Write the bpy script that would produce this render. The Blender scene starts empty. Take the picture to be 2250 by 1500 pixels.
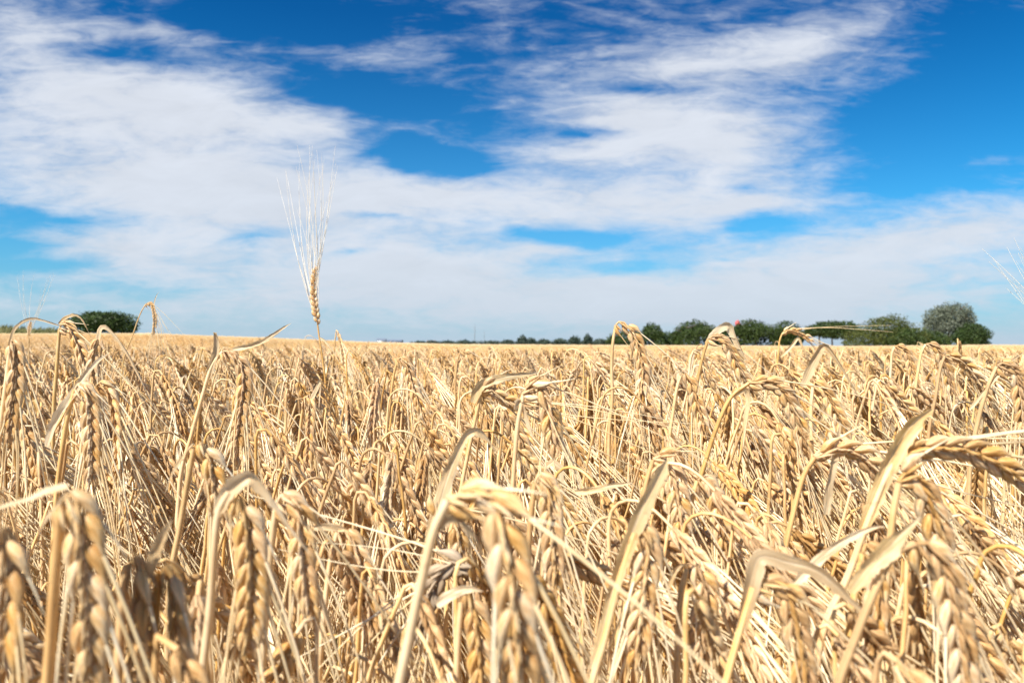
import bpy, math, random
import numpy as np
from mathutils import Vector, Matrix, noise as mnoise

random.seed(7)
rng = np.random.default_rng(11)
sc = bpy.context.scene
COL = sc.collection
R = math.radians

# ------------------------------------------------------------------ camera
CAM_Z = 0.80
FPX = 1625.0                       # focal length in pixels of the 2250 px wide photograph
cam_data = bpy.data.cameras.new("camera")
cam_data.sensor_width = 36.0
cam_data.lens = FPX / 2250.0 * 36.0
cam_data.clip_start = 0.01
cam_data.clip_end = 20000.0
cam_data.dof.use_dof = True
cam_data.dof.focus_distance = 0.62
cam_data.dof.aperture_fstop = 15.0
cam = bpy.data.objects.new("camera", cam_data)
COL.objects.link(cam)
cam.location = (0, 0, CAM_Z)
cam.rotation_euler = (R(90), 0, 0)
sc.camera = cam

# ------------------------------------------------------------------ sun
SUN_EL, SUN_AZ = 49.0, -138.0      # azimuth clockwise from +Y (the view direction)
sun_vec = Vector((math.sin(R(SUN_AZ)) * math.cos(R(SUN_EL)), math.cos(R(SUN_AZ)) * math.cos(R(SUN_EL)), math.sin(R(SUN_EL))))
sd = bpy.data.lights.new("sun", 'SUN')
sd.energy = 5.0
sd.angle = R(0.55)
sd.color = (1.0, 0.915, 0.80)
sun = bpy.data.objects.new("sun", sd)
COL.objects.link(sun)
sun.rotation_euler = (-sun_vec).to_track_quat('-Z', 'Y').to_euler()
sun.location = sun_vec * 50

# ------------------------------------------------------------------ exposure and render
sc.view_settings.view_transform = 'Standard'
sc.view_settings.look = 'None'
sc.view_settings.exposure = 0.95
sc.view_settings.gamma = 1.0
sc.render.engine = 'CYCLES'
cy = sc.cycles
cy.max_bounces = 9
cy.diffuse_bounces = 8
cy.glossy_bounces = 2
cy.transmission_bounces = 4
cy.transparent_max_bounces = 4
cy.caustics_reflective = False
cy.caustics_refractive = False
cy.use_adaptive_sampling = True
cy.adaptive_threshold = 0.015
cy.use_denoising = True
cy.sample_clamp_indirect = 6.0

# ------------------------------------------------------------------ world: sky with cirrus sheets
world = bpy.data.worlds.new("World")
sc.world = world
world.use_nodes = True
NT = world.node_tree
NT.nodes.clear()
SKY_STRENGTH = 0.10

class NB:
    """small helper for node trees"""
    def __init__(s, nt): s.nt = nt
    def n(s, t, **kw):
        x = s.nt.nodes.new(t)
        for k, v in kw.items(): setattr(x, k, v)
        return x
    def put(s, sock, v):
        if hasattr(v, 'is_output'): s.nt.links.new(v, sock)
        elif v is not None: sock.default_value = v
    def m(s, op, a, b=None, c=None, clamp=False):
        x = s.n('ShaderNodeMath', operation=op); x.use_clamp = clamp
        s.put(x.inputs[0], a)
        if b is not None: s.put(x.inputs[1], b)
        if c is not None: s.put(x.inputs[2], c)
        return x.outputs[0]
    def mix(s, f, a, b, blend='MIX'):
        x = s.n('ShaderNodeMix', data_type='RGBA', blend_type=blend)
        s.put(x.inputs[0], f); s.put(x.inputs[6], a); s.put(x.inputs[7], b)
        return x.outputs[2]
    def mr(s, v, a, b, c=0.0, d=1.0, smooth=False):
        x = s.n('ShaderNodeMapRange'); x.interpolation_type = 'SMOOTHSTEP' if smooth else 'LINEAR'
        for i, q in enumerate((v, a, b, c, d)): s.put(x.inputs[i], q)
        return x.outputs[0]
    def comb(s, x, y, z=0.0):
        q = s.n('ShaderNodeCombineXYZ')
        for i, v in enumerate((x, y, z)): s.put(q.inputs[i], v)
        return q.outputs[0]
    def noise(s, vec, scale, detail=4.0, rough=0.55, dist=0.0, dim='3D'):
        x = s.n('ShaderNodeTexNoise', noise_dimensions=dim)
        s.put(x.inputs['Vector'], vec); s.put(x.inputs['Scale'], scale); s.put(x.inputs['Detail'], detail)
        s.put(x.inputs['Roughness'], rough); s.put(x.inputs['Distortion'], dist)
        return x
    def mapping(s, vec, loc=(0, 0, 0), rot=(0, 0, 0), scl=(1, 1, 1), kind='POINT'):
        x = s.n('ShaderNodeMapping', vector_type=kind)
        s.put(x.inputs['Vector'], vec); x.inputs['Location'].default_value = loc
        x.inputs['Rotation'].default_value = rot; x.inputs['Scale'].default_value = scl
        return x.outputs[0]

def build_sky():
    b = NB(NT)
    tc = b.n('ShaderNodeTexCoord')
    sep = b.n('ShaderNodeSeparateXYZ'); b.put(sep.inputs[0], tc.outputs['Generated'])
    yy = b.m('MAXIMUM', sep.outputs[1], 0.12)
    # direction on the sky, in units of a hundredth of the horizon width: u to the east, v downward from the zenith side
    u = b.m('MULTIPLY_ADD', b.m('DIVIDE', sep.outputs[0], yy), 16.25, 11.25)
    v = b.m('MULTIPLY_ADD', b.m('DIVIDE', sep.outputs[2], yy), -16.25, 7.5)
    p0 = b.comb(u, v)
    # wind-drawn distortion of the cloud layout
    w1 = b.noise(b.mapping(p0, scl=(0.28, 0.75, 1)), 1.0, 4.0, 0.6)
    off = b.n('ShaderNodeVectorMath', operation='MULTIPLY_ADD')
    b.put(off.inputs[0], w1.outputs['Color']); off.inputs[1].default_value = (1.5, 0.8, 0); off.inputs[2].default_value = (-0.75, -0.40, 0)
    pw = b.n('ShaderNodeVectorMath', operation='ADD'); b.put(pw.inputs[0], p0); b.put(pw.inputs[1], off.outputs[0])
    p = pw.outputs[0]
    blobs = [(1150, 570, 1700, 260, 0, .38),  # centre, half axes (hundredths), tilt, weight
        (150, 230, 680, 210, 0, 1.1), (430, 250, 380, 125, 12, .9), (720, 290, 260, 62, 8, .9), (300, 400, 700, 170, 0, 1.1),
        (40, 50, 330, 150, 22, .75), (330, 72, 220, 34, 5, .75), (260, 545, 330, 90, 8, 1.0), (600, 450, 520, 150, 0, 1.0),
        (950, 440, 520, 95, 4, .9), (900, 590, 620, 130, 4, .95), (1380, 445, 500, 85, 4, .95), (1560, 330, 430, 160, 0, 1.25),
        (1250, 335, 280, 62, -6, .8), (1390, 260, 330, 85, 0, .95), (1490, 150, 480, 115, -8, .95), (1770, 100, 300, 130, -18, .65),
        (1960, 160, 190, 120, -30, .35), (1800, 620, 800, 150, -4, 1.0), (2130, 500, 600, 100, -6, .95), (1200, 548, 150, 42, -6, .7),
        (1650, 450, 300, 70, -8, .7), (1080, 30, 200, 110, 70, .22), (830, 130, 330, 70, -3, .24), (1350, 640, 130, 40, 0, .4),
        (2210, 357, 300, 26, -5, .35), (500, 650, 1000, 110, 0, .85), (1600, 15, 120, 40, -15, .3), (1900, 60, 80, 40, -20, .35), (1600, 690, 1300, 130, 0, .85),
        (130, 477, 280, 36, 2, -1.05), (20, 530, 150, 46, 0, -.8), (90, 582, 200, 26, 0, -.8), (570, 522, 110, 34, -12, -.85),
        (810, 484, 120, 17, 4, -.85), (765, 564, 90, 15, 0, -.75), (1240, 517, 210, 30, 4, -1.0), (1370, 595, 280, 46, 3, -.75),
        (1690, 490, 170, 38, -8, -1.0), (1300, 289, 130, 22, 3, -1.0), (1400, 193, 180, 24, 4, -.8), (900, 335, 230, 60, 14, -1.15),
        (330, 640, 520, 30, 0, -.5), (1640, 415, 100, 18, 4, -.6), (2030, 270, 280, 170, -20, -.9), (1980, 385, 240, 60, 0, -.45),
        (640, 40, 520, 90, 2, -.7), (260, 118, 240, 30, 4, -.7), (850, 210, 360, 70, 12, -.7), (1000, 345, 170, 45, 10, -.7), (2200, 140, 280, 260, 0, -.8),
    ]
    acc = 0.0
    for cx, cyy, rx, ry, rot, w in blobs:
        q = b.mapping(p, loc=(cx / 100, cyy / 100, 0), rot=(0, 0, R(rot)), scl=(rx / 100, ry / 100, 1), kind='TEXTURE')
        g = b.n('ShaderNodeTexGradient', gradient_type='QUADRATIC_SPHERE'); b.put(g.inputs[0], q)
        gg = b.m('POWER', g.outputs['Fac'], 0.7)
        acc = b.m('MULTIPLY_ADD', gg, w, acc)
    # filaments drawn out along the wind
    n1 = b.noise(b.mapping(p, rot=(0, 0, R(9)), scl=(0.42, 1.5, 1)), 1.0, 7.0, 0.62, 0.6)
    n2 = b.noise(b.mapping(p0, rot=(0, 0, R(-14)), scl=(0.9, 4.0, 1)), 1.0, 6.0, 0.65, 0.9)
    n3 = b.noise(b.mapping(p0, scl=(1.6, 2.6, 1)), 1.0, 6.0, 0.6, 0.5)
    fil = b.m('MULTIPLY_ADD', b.m('SUBTRACT', n1.outputs['Fac'], 0.5), 1.25, b.m('MULTIPLY', b.m('SUBTRACT', n2.outputs['Fac'], 0.5), 1.0))
    fil = b.m('MULTIPLY_ADD', b.m('SUBTRACT', n3.outputs['Fac'], 0.5), 0.45, fil)
    # no cloud layout behind the camera: only filaments
    front = b.mr(sep.outputs[1], 0.05, 0.35, 0.0, 1.0)
    dens = b.m('ADD', b.m('MULTIPLY_ADD', acc, front, b.m('MULTIPLY', b.m('SUBTRACT', 1.0, front), 0.35)), fil)
    cov = b.mr(dens, -0.20, 1.18, 0.0, 0.95, smooth=True)
    # clear sky
    sky = b.n('ShaderNodeTexSky', sky_type='NISHITA')
    sky.sun_disc = False
    sky.sun_elevation = R(SUN_EL); sky.sun_rotation = R(SUN_AZ)
    sky.air_density = 1.0; sky.dust_density = 0.4; sky.ozone_density = 2.5; sky.altitude = 0
    clear = b.mix(1.0, sky.outputs[0], (0.025, 0.48, 0.73, 1), 'MULTIPLY')
    deep = b.mr(sep.outputs[2], 0.16, 0.40)
    clear = b.mix(deep, clear, b.mix(1.0, clear, (0.20, 0.56, 0.72, 1), 'MULTIPLY'))
    # thin veil of haze towards the horizon
    haze = b.m('EXPONENT', b.m('MULTIPLY', b.m('MAXIMUM', b.m('DIVIDE', sep.outputs[2], yy), 0.0), -11.0))
    clear = b.mix(b.m('MULTIPLY', haze, 0.95), clear, (2.55, 3.2, 3.85, 1))
    tone = b.mr(n1.outputs['Fac'], 0.3, 0.7, 0.93, 1.05)
    white = b.mix(1.0, (3.9, 4.12, 4.52, 1), b.comb(tone, tone, tone), 'MULTIPLY')
    low = b.m('EXPONENT', b.m('MULTIPLY', b.m('MAXIMUM', sep.outputs[2], 0.0), -14.0))
    white = b.mix(b.m('MULTIPLY', low, 0.85), white, (2.7, 3.25, 3.85, 1))
    col = b.mix(cov, clear, white)
    bg = b.n('ShaderNodeBackground'); b.put(bg.inputs[0], col); bg.inputs[1].default_value = SKY_STRENGTH
    out = b.n('ShaderNodeOutputWorld'); NT.links.new(bg.outputs[0], out.inputs[0])
build_sky()
world.cycles.sampling_method = 'MANUAL'
world.cycles.sample_map_resolution = 512

# ------------------------------------------------------------------ materials
def new_mat(name):
    m = bpy.data.materials.new(name); m.use_nodes = True
    m.node_tree.nodes.clear()
    return m, NB(m.node_tree)

def straw(name, dark, mid, light, rough=0.5, trans=0.2, streak=(900, 18), bump=0.25, spec=0.4, vary=0.30, spots=0.0, samp=0.9, tips=False):
    m, b = new_mat(name)
    uv = b.n('ShaderNodeUVMap'); tc = b.n('ShaderNodeTexCoord'); oi = b.n('ShaderNodeObjectInfo')
    st = b.noise(b.mapping(uv.outputs[0], scl=(streak[0], streak[1], 1)), 1.0, 3.0, 0.6)
    bl = b.noise(tc.outputs['Object'], 55.0, 3.0, 0.6)
    f = b.m('MULTIPLY_ADD', b.m('SUBTRACT', st.outputs['Fac'], 0.5), samp, 0.5)
    f = b.m('MULTIPLY_ADD', b.m('SUBTRACT', bl.outputs['Fac'], 0.5), 1.0, f)
    f = b.m('MULTIPLY_ADD', b.m('SUBTRACT', oi.outputs['Random'], 0.5), vary * 2, f)
    if tips:        # husks pale towards the pointed tip, each grain a little different
        ge = b.n('ShaderNodeNewGeometry'); sx = b.n('ShaderNodeSeparateXYZ'); b.put(sx.inputs[0], uv.outputs[0])
        f = b.m('MULTIPLY_ADD', b.m('SUBTRACT', ge.outputs['Random Per Island'], .5), .32, f)
        f = b.m('ADD', f, b.mr(sx.outputs[1], .0055, .0115, -.08, .42))
    cr = b.n('ShaderNodeValToRGB'); b.put(cr.inputs[0], f)
    e = cr.color_ramp.elements
    e[0].position = 0.1; e[0].color = (*dark, 1); e[1].position = 0.95; e[1].color = (*light, 1)
    k = e.new(0.5); k.color = (*mid, 1)
    colr = cr.outputs[0]
    # some plants riper and browner, others bleached
    hs = b.n('ShaderNodeHueSaturation'); b.put(hs.inputs['Color'], colr)
    r2 = b.m('FRACT', b.m('MULTIPLY', oi.outputs['Random'], 7.31))
    b.put(hs.inputs['Saturation'], b.mr(r2, 0, 1, 0.80, 1.04)); b.put(hs.inputs['Value'], b.mr(b.m('FRACT', b.m('MULTIPLY', oi.outputs['Random'], 13.7)), 0, 1, 0.84, 1.08))
    colr = hs.outputs[0]
    if spots:
        sp = b.noise(tc.outputs['Object'], 240.0, 2.0, 0.5)
        colr = b.mix(b.m('MULTIPLY', b.mr(sp.outputs['Fac'], 0.62, 0.72), spots), colr, (0.16, 0.10, 0.05, 1))
    bs = b.n('ShaderNodeBsdfPrincipled'); b.put(bs.inputs['Base Color'], colr)
    bs.inputs['Roughness'].default_value = rough; bs.inputs['Specular IOR Level'].default_value = spec
    if bump:
        bp = b.n('ShaderNodeBump'); bp.inputs['Strength'].default_value = bump; bp.inputs['Distance'].default_value = 0.0012
        b.put(bp.inputs['Height'], st.outputs['Fac']); b.m_link = m.node_tree.links.new(bp.outputs[0], bs.inputs['Normal'])
    tr = b.n('ShaderNodeBsdfTranslucent'); b.put(tr.inputs[0], colr)
    mx = b.n('ShaderNodeMixShader'); mx.inputs[0].default_value = trans
    m.node_tree.links.new(bs.outputs[0], mx.inputs[1]); m.node_tree.links.new(tr.outputs[0], mx.inputs[2])
    o = b.n('ShaderNodeOutputMaterial'); m.node_tree.links.new(mx.outputs[0], o.inputs[0])
    return m

M = {}
M['grain'] = straw('ripe_grain', (.57, .31, .09), (.79, .505, .205), (.92, .74, .46), .44, .12, (620, 130), 1.0, .5, .25, .5, 2.0, True)
M['awn'] = straw('dry_awn', (.78, .57, .28), (.91, .75, .45), (.96, .88, .66), .30, .10, (200, 30), .0, .6, .30)
M['pale_awn'] = straw('bleached_awn', (.86, .80, .66), (.92, .87, .75), (.96, .93, .84), .30, .10, (200, 30), .0, .6, .10)
M['stem'] = straw('straw_stem', (.58, .32, .09), (.80, .515, .185), (.91, .72, .42), .42, .12, (900, 9), .4, .5, .30, .25, 1.5)
M['leaf'] = straw('dry_leaf', (.60, .40, .16), (.82, .62, .33), (.93, .81, .57), .45, .42, (800, 8), .6, .45, .25, .25, 1.9)
M['old_grain'] = straw('weathered_grain', (.24, .17, .11), (.42, .32, .21), (.62, .50, .34), .6, .05, (700, 60), .3, .3, .1, .4)
M['weed'] = straw('green_weed', (.08, .14, .02), (.13, .22, .03), (.24, .33, .06), .5, .3, (200, 20), .0, .4, .2)

def ground_mat():
    m, b = new_mat('field_soil')
    tc = b.n('ShaderNodeTexCoord')
    n = b.noise(tc.outputs['Object'], 30.0, 6.0, 0.65); n2 = b.noise(tc.outputs['Object'], 0.02, 4.0, 0.6)
    cr = b.n('ShaderNodeValToRGB'); b.put(cr.inputs[0], n.outputs['Fac'])
    e = cr.color_ramp.elements
    e[0].position = .35; e[0].color = (.16, .10, .05, 1); e[1].position = .6; e[1].color = (.42, .30, .15, 1)
    grass = b.mix(n2.outputs['Fac'], (.10, .12, .04, 1), (.20, .19, .08, 1))
    sep = b.n('ShaderNodeSeparateXYZ'); b.put(sep.inputs[0], tc.outputs['Object'])
    rad = b.n('ShaderNodeVectorMath', operation='LENGTH'); b.put(rad.inputs[0], tc.outputs['Object'])
    col = b.mix(b.mr(rad.outputs['Value'], 60, 75), cr.outputs[0], grass)
    bs = b.n('ShaderNodeBsdfPrincipled'); b.put(bs.inputs['Base Color'], col); bs.inputs['Roughness'].default_value = .9
    bs.inputs['Specular IOR Level'].default_value = .1
    o = b.n('ShaderNodeOutputMaterial'); m.node_tree.links.new(bs.outputs[0], o.inputs[0])
    return m
M['ground'] = ground_mat()

def canopy_mat():
    m, b = new_mat('ripe_crop_tops')
    tc = b.n('ShaderNodeTexCoord')
    n = b.noise(tc.outputs['Object'], 14.0, 6.0, 0.7); n2 = b.noise(b.mapping(tc.outputs['Object'], scl=(.25, .08, 1)), 1.0, 4.0, 0.6)
    f = b.m('MULTIPLY_ADD', b.m('SUBTRACT', n2.outputs['Fac'], .5), .9, n.outputs['Fac'])
    cr = b.n('ShaderNodeValToRGB'); b.put(cr.inputs[0], f)
    e = cr.color_ramp.elements
    e[0].position = .25; e[0].color = (.44, .32, .16, 1); e[1].position = .75; e[1].color = (.68, .54, .33, 1)
    bs = b.n('ShaderNodeBsdfPrincipled'); b.put(bs.inputs['Base Color'], cr.outputs[0]); bs.inputs['Roughness'].default_value = .8
    bs.inputs['Specular IOR Level'].default_value = .1
    bp = b.n('ShaderNodeBump'); bp.inputs['Strength'].default_value = .8; bp.inputs['Distance'].default_value = .05
    b.put(bp.inputs['Height'], n.outputs['Fac']); m.node_tree.links.new(bp.outputs[0], bs.inputs['Normal'])
    o = b.n('ShaderNodeOutputMaterial'); m.node_tree.links.new(bs.outputs[0], o.inputs[0])
    return m
M['canopy'] = canopy_mat()

def foliage_mat(name, dark, light, trans=.25):
    m, b = new_mat(name)
    g = b.n('ShaderNodeNewGeometry'); tc = b.n('ShaderNodeTexCoord')
    n = b.noise(tc.outputs['Object'], .9, 3.0, .6)
    f = b.m('MULTIPLY_ADD', b.m('SUBTRACT', g.outputs['Random Per Island'], .5), .7, n.outputs['Fac'])
    col = b.mix(b.mr(f, .25, .75), (*dark, 1), (*light, 1))
    bs = b.n('ShaderNodeBsdfPrincipled'); b.put(bs.inputs['Base Color'], col); bs.inputs['Roughness'].default_value = .55
    bs.inputs['Specular IOR Level'].default_value = .3
    tr = b.n('ShaderNodeBsdfTranslucent'); b.put(tr.inputs[0], col)
    mx = b.n('ShaderNodeMixShader'); mx.inputs[0].default_value = trans
    m.node_tree.links.new(bs.outputs[0], mx.inputs[1]); m.node_tree.links.new(tr.outputs[0], mx.inputs[2])
    o = b.n('ShaderNodeOutputMaterial'); m.node_tree.links.new(mx.outputs[0], o.inputs[0])
    return m

def plain(name, col, rough=.7, metal=0.0, var=.15):
    m, b = new_mat(name)
    tc = b.n('ShaderNodeTexCoord'); n = b.noise(tc.outputs['Object'], 3.0, 4.0, .6)
    c2 = tuple(c * (1 - var) for c in col)
    cc = b.mix(n.outputs['Fac'], (*c2, 1), (*col, 1))
    bs = b.n('ShaderNodeBsdfPrincipled'); b.put(bs.inputs['Base Color'], cc); bs.inputs['Roughness'].default_value = rough
    bs.inputs['Metallic'].default_value = metal
    o = b.n('ShaderNodeOutputMaterial'); m.node_tree.links.new(bs.outputs[0], o.inputs[0])
    return m
M['bark'] = plain('bark', (.16, .12, .09), .9, 0, .4)
M['f_dark'] = foliage_mat('dark_foliage', (.020, .040, .010), (.055, .095, .025))
M['f_mid'] = foliage_mat('mid_foliage', (.022, .045, .010), (.062, .098, .024))
M['f_olive'] = foliage_mat('olive_foliage', (.045, .062, .013), (.105, .125, .030))
M['f_grey'] = foliage_mat('silvery_foliage', (.075, .095, .065), (.19, .22, .165))
M['f_grass'] = foliage_mat('bank_grass', (.11, .12, .045), (.26, .25, .11))
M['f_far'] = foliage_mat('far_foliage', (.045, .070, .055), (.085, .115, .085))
M['white_wall'] = plain('white_render', (.78, .78, .76))
M['red'] = plain('red_paint', (.55, .07, .07), .5)
M['slate'] = plain('blue_grey_roof', (.16, .20, .27), .6)
M['brick'] = plain('brick_red', (.26, .15, .13), .8)
M['steel'] = plain('grey_steel', (.30, .34, .38), .5, .3)
M['glass'] = plain('dark_glass', (.05, .07, .09), .1)

# ------------------------------------------------------------------ mesh builder
class G:
    def __init__(s): s.v = []; s.f = []; s.m = []; s.uv = []; s.n = 0
    def grid(s, P, mat=0, closed=True, UV=None):
        """P: rings x points x 3"""
        P = np.asarray(P, float); k, c = P.shape[:2]
        base = s.n; s.v.append(P.reshape(-1, 3)); s.n += k * c
        if UV is None:
            UV = np.zeros((k, c, 2))
            UV[:, :, 0] = np.linspace(0, .012, c)[None]
            UV[:, :, 1] = np.linspace(0, 1, k)[:, None] * float(np.linalg.norm(P[-1, 0] - P[0, 0]))
        U = UV.reshape(-1, 2)
        i = np.arange(k - 1)[:, None] * c
        cc = c if closed else c - 1
        j = np.arange(cc)[None]; j2 = (j + 1) % c
        q = np.stack([i + j, i + j2, i + c + j2, i + c + j], -1).reshape(-1, 4)
        s.f.append(q + base); s.uv.append(U[q].reshape(-1, 2)); s.m.append(np.full(len(q), mat))
    def tube(s, pts, rad, sides=6, mat=0):
        pts = np.asarray(pts, float); rad = np.broadcast_to(np.asarray(rad, float), (len(pts),))
        T, X, Y = frames(pts)
        a = np.linspace(0, 2 * np.pi, sides, endpoint=False)
        P = pts[:, None] + rad[:, None, None] * (np.cos(a)[None, :, None] * X[:, None] + np.sin(a)[None, :, None] * Y[:, None])
        L = np.concatenate([[0], np.cumsum(np.linalg.norm(np.diff(pts, axis=0), axis=1))])
        UV = np.zeros((len(pts), sides, 2)); UV[:, :, 0] = a[None] / 6.283 * .01; UV[:, :, 1] = L[:, None]
        s.grid(P, mat, True, UV)
    def add(s, other, mat4=None, mat_off=0):
        for v, f, m, uv in other.blocks():
            if mat4 is not None: v = v @ mat4[:3, :3].T + mat4[:3, 3]
            s.f.append(f + s.n); s.v.append(v); s.n += len(v); s.m.append(m + mat_off); s.uv.append(uv)
    def blocks(s):
        if not s.v: return
        yield np.concatenate(s.v), np.concatenate(s.f), np.concatenate(s.m), np.concatenate(s.uv)
    def quads(s, Q, mat=0):
        Q = np.asarray(Q, float); n = len(Q)
        s.v.append(Q.reshape(-1, 3)); f = np.arange(n * 4).reshape(n, 4) + s.n; s.n += n * 4
        s.f.append(f); s.m.append(np.full(n, mat)); s.uv.append(np.tile(np.array([[0, 0], [1, 0], [1, 1], [0, 1]], float), (n, 1)))
    def box(s, lo, hi, mat=0):
        x0, y0, z0 = lo; x1, y1, z1 = hi
        V = np.array([[x0,y0,z0],[x1,y0,z0],[x1,y1,z0],[x0,y1,z0],[x0,y0,z1],[x1,y0,z1],[x1,y1,z1],[x0,y1,z1]])
        F = np.array([[0,3,2,1],[4,5,6,7],[0,1,5,4],[1,2,6,5],[2,3,7,6],[3,0,4,7]])
        s.v.append(V); s.f.append(F + s.n); s.n += 8; s.m.append(np.full(6, mat)); s.uv.append(np.zeros((24, 2)))
    def mesh(s, name, mats, smooth=True):
        v, f, m, uv = next(s.blocks())
        me = bpy.data.meshes.new(name)
        me.vertices.add(len(v)); me.vertices.foreach_set('co', v.astype(np.float32).ravel())
        me.loops.add(len(f) * 4); me.loops.foreach_set('vertex_index', f.astype(np.int32).ravel())
        me.polygons.add(len(f)); me.polygons.foreach_set('loop_start', np.arange(0, len(f) * 4, 4, dtype=np.int32))
        me.polygons.foreach_set('material_index', m.astype(np.int32))
        l = me.uv_layers.new(name='UVMap'); l.data.foreach_set('uv', uv.astype(np.float32).ravel())
        for x in mats: me.materials.append(x)
        me.update(calc_edges=True)
        if smooth: me.polygons.foreach_set('use_smooth', np.ones(len(f), bool))
        return me
    def obj(s, name, mats, parent=None, smooth=True):
        o = bpy.data.objects.new(name, s.mesh(name, mats, smooth)); COL.objects.link(o)
        if parent is not None: o.parent = parent
        return o

def nrm(a):
    return a / np.maximum(np.linalg.norm(a, axis=-1, keepdims=True), 1e-12)

def frames(pts):
    d = np.gradient(pts, axis=0); T = nrm(d)
    ref = np.array([0.31, 0.95, 0.05]);
    x = np.cross(T[0], ref); x = x / (np.linalg.norm(x) + 1e-12)
    X = np.zeros_like(T)
    for i in range(len(T)):
        x = x - T[i] * np.dot(x, T[i]); x = x / (np.linalg.norm(x) + 1e-12); X[i] = x
    return T, X, np.cross(T, X)

def catmull(pts, per=8):
    p = np.asarray(pts, float)
    if len(p) < 3: return np.array([p[0] + (p[-1] - p[0]) * t for t in np.linspace(0, 1, per + 1)])
    e = np.vstack([2 * p[0] - p[1], p, 2 * p[-1] - p[-2]])
    out = []
    for i in range(1, len(e) - 2):
        a, b_, c, d = e[i - 1], e[i], e[i + 1], e[i + 2]
        t0 = 0; t1 = t0 + np.linalg.norm(b_ - a) ** .5 + 1e-9; t2 = t1 + np.linalg.norm(c - b_) ** .5 + 1e-9; t3 = t2 + np.linalg.norm(d - c) ** .5 + 1e-9
        for t in np.linspace(t1, t2, per, endpoint=False):
            A1 = (t1 - t) / (t1 - t0) * a + (t - t0) / (t1 - t0) * b_; A2 = (t2 - t) / (t2 - t1) * b_ + (t - t1) / (t2 - t1) * c; A3 = (t3 - t) / (t3 - t2) * c + (t - t2) / (t3 - t2) * d
            B1 = (t2 - t) / (t2 - t0) * A1 + (t - t0) / (t2 - t0) * A2; B2 = (t3 - t) / (t3 - t1) * A2 + (t - t1) / (t3 - t1) * A3
            out.append((t2 - t) / (t2 - t1) * B1 + (t - t1) / (t2 - t1) * B2)
    out.append(p[-1]); return np.array(out)

def resample(pts, n):
    L = np.concatenate([[0], np.cumsum(np.linalg.norm(np.diff(pts, axis=0), axis=1))])
    s = np.linspace(0, L[-1], n)
    return np.stack([np.interp(s, L, pts[:, k]) for k in range(3)], 1), L[-1]

def chaikin(p, it=2):
    p = np.asarray(p, float)
    for _ in range(it):
        q = [p[0]]
        for i in range(len(p) - 1): q += [p[i] * .75 + p[i + 1] * .25, p[i] * .25 + p[i + 1] * .75]
        q.append(p[-1]); p = np.array(q)
    return p

# ------------------------------------------------------------------ terrain
_EPX = [-2000, 0, 330, 475, 620, 800, 1000, 1300, 1850, 2030, 2170, 2250, 4000]
_EPY = [733, 733, 732, 738, 743, 751, 756, 757.5, 760, 759, 757, 757.5, 758]
def elev(u): return (750.0 - np.interp(1125 + FPX * u, _EPX, _EPY)) / FPX
def edge(u): return np.interp(1125 + FPX * u, [0, 330, 800, 1200, 1600, 1900, 2250], [72, 74, 110, 140, 140, 125, 135])
TOP = 0.745
def crop_top(x, y):
    x = np.asarray(x, float); y = np.asarray(y, float)
    u = np.clip(x / np.maximum(y, .05), -.8, .8)
    t = np.clip((y - 1.0) / 6.0, 0, 1); t = t * t * (3 - 2 * t)
    ed = edge(u); ye = np.minimum(y, ed)
    return TOP + t * (elev(u) + (CAM_Z - TOP) / ed) * ye - .0065 * np.maximum(y - ed - 4, 0)
def ground_z(x, y): return crop_top(x, y) - TOP

def PX(px, py, d): return np.array([(px - 1125.0) / FPX * d, d, CAM_Z - (py - 750.0) / FPX * d])

def setp(o, label=None, cat=None, group=None, kind=None):
    for k, v in (('label', label), ('category', cat), ('group', group), ('kind', kind)):
        if v: o[k] = v
    return o
def empty(name, loc):
    o = bpy.data.objects.new(name, None); COL.objects.link(o); o.location = tuple(loc); o.empty_display_size = .05; return o

def build_ground():
    rr = np.concatenate([[0.02], np.geomspace(.3, 9000, 90)]); a = np.linspace(0, 2 * np.pi, 181)
    g = G(); P = np.zeros((len(rr), 181, 3))
    P[:, :, 0] = rr[:, None] * np.sin(a); P[:, :, 1] = rr[:, None] * np.cos(a)
    P[:, :, 2] = ground_z(P[:, :, 0], P[:, :, 1])
    g.grid(P[:, ::-1], 0, False)
    o = g.obj('ground', [M['ground']]); setp(o, 'brown field soil under the ripe barley', kind='structure'); o['category'] = 'ground'
    # far crop tops, from a few metres out to the field edge
    us = np.tan(np.linspace(R(-62), R(62), 700)); t = np.linspace(0, 1, 150)
    U = us[None] * np.ones((150, 1)); E = edge(np.clip(us, -.8, .8))[None]
    Y = 4.5 * (E / 4.5) ** t[:, None]; X = U * Y
    Z = crop_top(X, Y) - .055 * np.clip(1.25 - Y / 60, .35, 1) + rng.normal(0, .018, Y.shape) * np.clip(Y / 25, .5, 1.6)
    Z[-1] = ground_z(X[-1], Y[-1])
    g = G(); g.grid(np.stack([X, Y, Z], -1), 0, False)
    o = g.obj('field', [M['canopy']], smooth=False); setp(o, 'smooth tan far reach of the barley field below the horizon', kind='structure'); o['category'] = 'field'
build_ground()

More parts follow.
